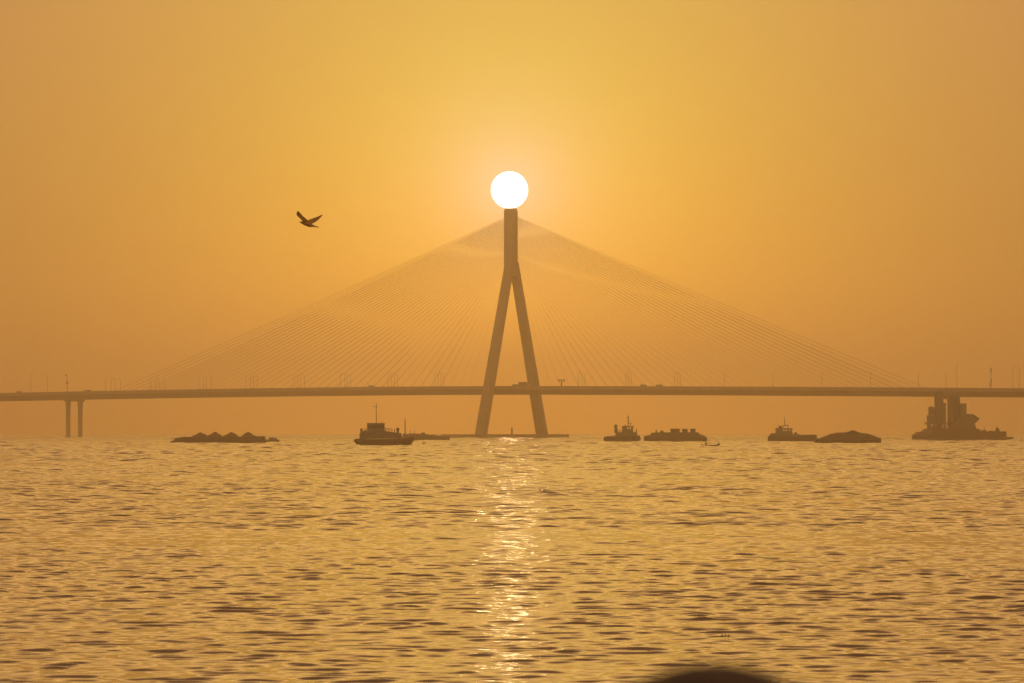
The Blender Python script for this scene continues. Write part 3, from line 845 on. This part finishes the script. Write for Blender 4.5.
def build_sea():
    fine = np.radians(np.arange(-9.2, 9.2001, 0.042))
    left = np.radians(np.array([-118, -105, -90, -75, -60, -48, -38, -30, -24, -19, -15.5, -13, -11.2, -10.1]))
    th = np.concatenate([left, fine, -left[::-1]])
    r = [3.0, 6, 10, 15, 20, 25, 30, 34, 38, 41]
    while r[-1] < 400:
        r.append(r[-1] + max(0.07, 0.0012 * r[-1]))
    while r[-1] < 1500:
        r.append(r[-1] * 1.0012)
    while r[-1] < 4500:
        r.append(r[-1] * 1.0018)
    while r[-1] < 9000:
        r.append(r[-1] * 1.004)
    r = np.array(r)
    T, Rr = np.meshgrid(th, r)
    X = Rr * np.sin(T); Yy = Rr * np.cos(T)
    dth = np.gradient(th); dr = np.gradient(r)
    sp = np.maximum(dr[:, None] * np.ones_like(T), Rr * dth[None, :])
    Z = np.zeros_like(X); DX = np.zeros_like(X); DY = np.zeros_like(X); lost = np.zeros_like(X)
    for (lam, ang, ph), s in zip(WAVES, ak):
        kk = 2 * PI / lam
        w = np.clip((lam / sp - 2.2) / 1.8, 0, 1)
        lost += (1 - w ** 2) * s * s / 2
        msk = w > 0
        if not msk.any(): continue
        a = s / kk
        p = kk * (X[msk] * math.cos(ang) + Yy[msk] * math.sin(ang)) + ph
        Z[msk] += w[msk] * a * np.sin(p)
        c = w[msk] * a * 0.8 * np.cos(p)
        DX[msk] += c * math.cos(ang); DY[msk] += c * math.sin(ang)
    far_rows = r > 45
    Xf, Yf, sf = X[far_rows], Yy[far_rows], sp[far_rows]
    zf = np.zeros_like(Xf); vf = np.full(Xf.shape, 1e-9)
    for lam, ang, ph in FARW:
        q = np.log(lam / sf / 5.5) / 0.42
        w = np.exp(-q * q)
        msk = w > 0.03
        if not msk.any(): continue
        kk = 2 * PI / lam
        zf[msk] += w[msk] / kk * np.sin(kk * (Xf[msk] * math.cos(ang) + Yf[msk] * math.sin(ang)) + ph)
        vf[msk] += w[msk] ** 2 / 2
    zf *= np.sqrt(lost[far_rows] / vf) * np.clip((vf - .2) / .5, 0, 1)
    lim = np.interp(np.hypot(Xf, Yf), [0, 1000, 1500, 2600, 4000], [.12, .12, .14, .22, .45])
    cap = np.minimum(1.0, lim / np.maximum(1e-6, np.sqrt(lost[far_rows]) * 5.5 * sf / (2 * PI)))
    Z[far_rows] += zf * cap
    lost[far_rows] *= 1.12 - cap ** 2
    # slow patches of calmer and rougher water
    gust = 1 + 0.16 * np.sin(X * .021 + Yy * .034 + 1.3) * np.sin(X * .013 - Yy * .019 + .4) + .10 * np.sin(X * .06 + Yy * .09)
    Z *= gust; DX *= gust; DY *= gust
    V = np.stack([X + DX, Yy + DY, Z], -1).reshape(-1, 3).astype(np.float32)
    nr, nc = X.shape
    idx = np.arange(nr * nc).reshape(nr, nc)
    quads = np.stack([idx[:-1, :-1], idx[:-1, 1:], idx[1:, 1:], idx[1:, :-1]], -1).reshape(-1, 4)[:, ::-1]
    me = bpy.data.meshes.new('water')
    me.vertices.add(len(V)); me.vertices.foreach_set('co', V.ravel())
    nq = len(quads)
    me.loops.add(nq * 4); me.loops.foreach_set('vertex_index', quads.ravel().astype(np.int32))
    me.polygons.add(nq)
    me.polygons.foreach_set('loop_start', (np.arange(nq) * 4).astype(np.int32))
    me.polygons.foreach_set('use_smooth', np.ones(nq, bool))
    me.update(calc_edges=True); me.validate()
    at_ = me.attributes.new('ripple', 'FLOAT', 'POINT')
    at_.data.foreach_set('value', (0.7 * np.sqrt(lost)).ravel().astype(np.float32))
    if me.polygons[len(me.polygons) // 2].normal.z < 0:
        me.flip_normals()
    o = bpy.data.objects.new('water', me); C.objects.link(o)
    return o
sea = struct(build_sea())

def water_material():
    m = bpy.data.materials.new('sea water'); m.use_nodes = True
    nt = m.node_tree; N = nt.nodes; L = nt.links
    b = N['Principled BSDF']
    b.inputs['Base Color'].default_value = (0.15, 0.10, 0.042, 1)
    b.inputs['Roughness'].default_value = 0.065
    b.inputs['IOR'].default_value = 1.333
    geo = N.new('ShaderNodeNewGeometry')
    att = N.new('ShaderNodeAttribute'); att.attribute_name = 'ripple'
    def noise(scale, sx, det):
        mp = N.new('ShaderNodeMapping'); mp.inputs['Scale'].default_value = (sx, 1, 1)
        nz = N.new('ShaderNodeTexNoise'); nz.inputs['Scale'].default_value = scale; nz.inputs['Detail'].default_value = det
        L.new(geo.outputs['Position'], mp.inputs['Vector']); L.new(mp.outputs['Vector'], nz.inputs['Vector'])
        s = N.new('ShaderNodeVectorMath'); s.operation = 'SUBTRACT'; s.inputs[1].default_value = (.5, .5, .5)
        L.new(nz.outputs['Color'], s.inputs[0])
        s2 = N.new('ShaderNodeVectorMath'); s2.operation = 'MULTIPLY'; s2.inputs[1].default_value = (.6, 1, 0)
        L.new(s.outputs[0], s2.inputs[0])
        return s2.outputs[0]
    far = noise(0.55, 0.45, 4)
    near = noise(3.6, 0.6, 1)
    sc1 = N.new('ShaderNodeVectorMath'); sc1.operation = 'SCALE'
    mul = N.new('ShaderNodeMath'); mul.operation = 'MULTIPLY'; mul.inputs[1].default_value = 7.5
    L.new(att.outputs['Fac'], mul.inputs[0])
    L.new(far, sc1.inputs[0]); L.new(mul.outputs[0], sc1.inputs['Scale'])
    sc2 = N.new('ShaderNodeVectorMath'); sc2.operation = 'SCALE'; sc2.inputs['Scale'].default_value = 0.16
    L.new(near, sc2.inputs[0])
    a1 = N.new('ShaderNodeVectorMath'); a1.operation = 'ADD'
    L.new(sc1.outputs[0], a1.inputs[0]); L.new(sc2.outputs[0], a1.inputs[1])
    a2 = N.new('ShaderNodeVectorMath'); a2.operation = 'ADD'
    L.new(a1.outputs[0], a2.inputs[0]); L.new(geo.outputs['Normal'], a2.inputs[1])
    nm = N.new('ShaderNodeVectorMath'); nm.operation = 'NORMALIZE'
    L.new(a2.outputs[0], nm.inputs[0])
    L.new(nm.outputs[0], b.inputs['Normal'])
    return m
sea.data.materials.append(water_material())

# ------------------------------------------------------------------ haze
HAZE_TOP = 185.0
HAZE_DENSITY = 0.00031
mb = MB(); mb.box(-10000, 10000, -5000, 10000, -4.0, HAZE_TOP)
hm = bpy.data.materials.new('warm haze'); hm.use_nodes = True
nt = hm.node_tree
for nd in list(nt.nodes):
    if nd.type == 'BSDF_PRINCIPLED': nt.nodes.remove(nd)
pv = nt.nodes.new('ShaderNodeVolumePrincipled')
pv.inputs['Color'].default_value = (0.93, 0.825, 0.74, 1)
pv.inputs['Density'].default_value = HAZE_DENSITY
pv.inputs['Anisotropy'].default_value = 0.92
nt.links.new(pv.outputs[0], nt.nodes['Material Output'].inputs['Volume'])
hz_o = mb.build('haze', hm)
hz_o['kind'] = 'stuff'

# ------------------------------------------------------------------ sun and sky
SUN = ray(509.5, 190.0)
el = math.asin(SUN.z); az = math.atan2(SUN.x, SUN.y)
sl = bpy.data.lights.new('sun', 'SUN')
sl.energy = 0.0023
sl.angle = math.radians(0.53)
sl.color = (1.0, 0.60, 0.20)
so_ = bpy.data.objects.new('sun', sl); C.objects.link(so_)
so_.rotation_euler = (-SUN).to_track_quat('-Z', 'Y').to_euler()

w = bpy.data.worlds.new('World'); scene.world = w; w.use_nodes = True
nt = w.node_tree; N = nt.nodes; L = nt.links
bg = N['Background']
bg.inputs['Strength'].default_value = 1.0
sky = N.new('ShaderNodeTexSky'); sky.sky_type = 'NISHITA'; sky.sun_disc = False
sky.sun_elevation = el; sky.sun_rotation = az
sky.air_density = 1.0; sky.dust_density = 8.0; sky.ozone_density = 1.0
GLOWS = ((0.012, (0.0, 0.16, 0.72)), (0.07, (0.0, 0.47, 0.0)), (0.17, (0.38, 0.150, 0.0)), (0.5, (0.16, 0.015, 0.0)))
LOW_C = (6.3, 1.6, 0.0); LOW_H = 0.034; LOW_W = 0.060
ANTI_C = (0.8, 0.40, 0.15)
FILL_BAND_C = (1.9, 1.07, 0.25)
DOME_C = (0.165, 0.115, 0.052)
SKY_K = (0.0055, 0.0030, 0.0135)
def vm(op, a=None, b_=None, c=None):
    n_ = N.new('ShaderNodeVectorMath'); n_.operation = op
    for i, v in enumerate((a, b_)):
        if v is None: continue
        if hasattr(v, 'links') or isinstance(v, bpy.types.NodeSocket): L.new(v, n_.inputs[i])
        else: n_.inputs[i].default_value = v
    if c is not None:
        if isinstance(c, bpy.types.NodeSocket): L.new(c, n_.inputs['Scale'])
        else: n_.inputs['Scale'].default_value = c
    return n_.outputs['Value'] if op in ('LENGTH', 'DISTANCE', 'DOT_PRODUCT') else n_.outputs[0]
def mt(op, a, b_=None, c=None):
    n_ = N.new('ShaderNodeMath'); n_.operation = op
    for i, v in enumerate((a, b_, c)):
        if v is None: continue
        if isinstance(v, bpy.types.NodeSocket): L.new(v, n_.inputs[i])
        else: n_.inputs[i].default_value = v
    return n_.outputs[0]
tc = N.new('ShaderNodeTexCoord')
dirn = vm('NORMALIZE', tc.outputs['Generated'])
ch = vm('DISTANCE', dirn, tuple(SUN))                     # angle from the sun (rad, small)
base = vm('MULTIPLY', sky.outputs[0], SKY_K)
def glow(width, col, amt):
    e = mt('EXPONENT', mt('MULTIPLY', ch, -1.0 / width))
    return vm('SCALE', col, None, mt('MULTIPLY', e, amt))
tot = base
for wd, col in GLOWS:
    tot = vm('ADD', tot, glow(wd, col, 1.0))
sep = N.new('ShaderNodeSeparateXYZ'); L.new(dirn, sep.inputs[0])
elev = mt('MAXIMUM', sep.outputs['Z'], 0.0)
low = mt('MULTIPLY', mt('EXPONENT', mt('MULTIPLY', elev, -1.0 / LOW_H)), mt('EXPONENT', mt('MULTIPLY', ch, -1.0 / LOW_W)))
tot = vm('ADD', tot, vm('SCALE', LOW_C, None, low))
def ramp(a, b_, v):
    n_ = N.new('ShaderNodeMapRange'); n_.interpolation_type = 'SMOOTHSTEP'
    n_.inputs['From Min'].default_value = a; n_.inputs['From Max'].default_value = b_
    L.new(v, n_.inputs['Value'])
    return n_.outputs[0]
fill_band = mt('MULTIPLY', mt('MULTIPLY', ramp(0.115, 0.17, elev), ramp(0.38, 0.10, elev)), mt('EXPONENT', mt('MULTIPLY', ch, -1.0 / 0.55)))
tot = vm('ADD', tot, vm('SCALE', FILL_BAND_C, None, fill_band))      # bright sky band added above the view to lift the water reflections
tot = vm('ADD', tot, DOME_C)
anti = mt('MAXIMUM', mt('MULTIPLY', vm('DOT_PRODUCT', dirn, tuple(SUN)), -1.0), 0.0)
tot = vm('ADD', tot, vm('SCALE', ANTI_C, None, mt('POWER', anti, 0.6)))
mr = N.new('ShaderNodeMapRange'); mr.interpolation_type = 'SMOOTHSTEP'
mr.inputs['From Min'].default_value = 0.00492; mr.inputs['From Max'].default_value = 0.00440
mr.inputs['To Min'].default_value = 0; mr.inputs['To Max'].default_value = 1
L.new(ch, mr.inputs['Value'])
tot = vm('ADD', tot, vm('SCALE', (1.0, 0.93, 0.86), None, mt('MULTIPLY', mr.outputs[0], 9.0)))
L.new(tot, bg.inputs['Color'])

# ------------------------------------------------------------------ camera and render settings
cam = bpy.data.cameras.new('camera')
cam.sensor_width = 36; cam.lens = 36 * F / 1024
cam.clip_start = 0.05; cam.clip_end = 60000
cam.dof.use_dof = True; cam.dof.focus_distance = 1500; cam.dof.aperture_fstop = 10.0
co = bpy.data.objects.new('camera', cam); C.objects.link(co)
co.location = (0, 0, HC); co.rotation_euler = (PI / 2 + PITCH, 0, 0)
scene.camera = co
vs = scene.view_settings
vs.view_transform = 'Standard'; vs.look = 'None'; vs.gamma = 1; vs.exposure = 0.0; vs.use_curve_mapping = False
scene.display_settings.display_device = 'sRGB'
cy = scene.cycles
cy.use_denoising = True
try: cy.denoiser = 'OPENIMAGEDENOISE'
except Exception: pass
cy.max_bounces = 6; cy.diffuse_bounces = 2; cy.glossy_bounces = 3; cy.volume_bounces = 3; cy.transparent_max_bounces = 8
cy.sample_clamp_indirect = 6; cy.use_adaptive_sampling = False
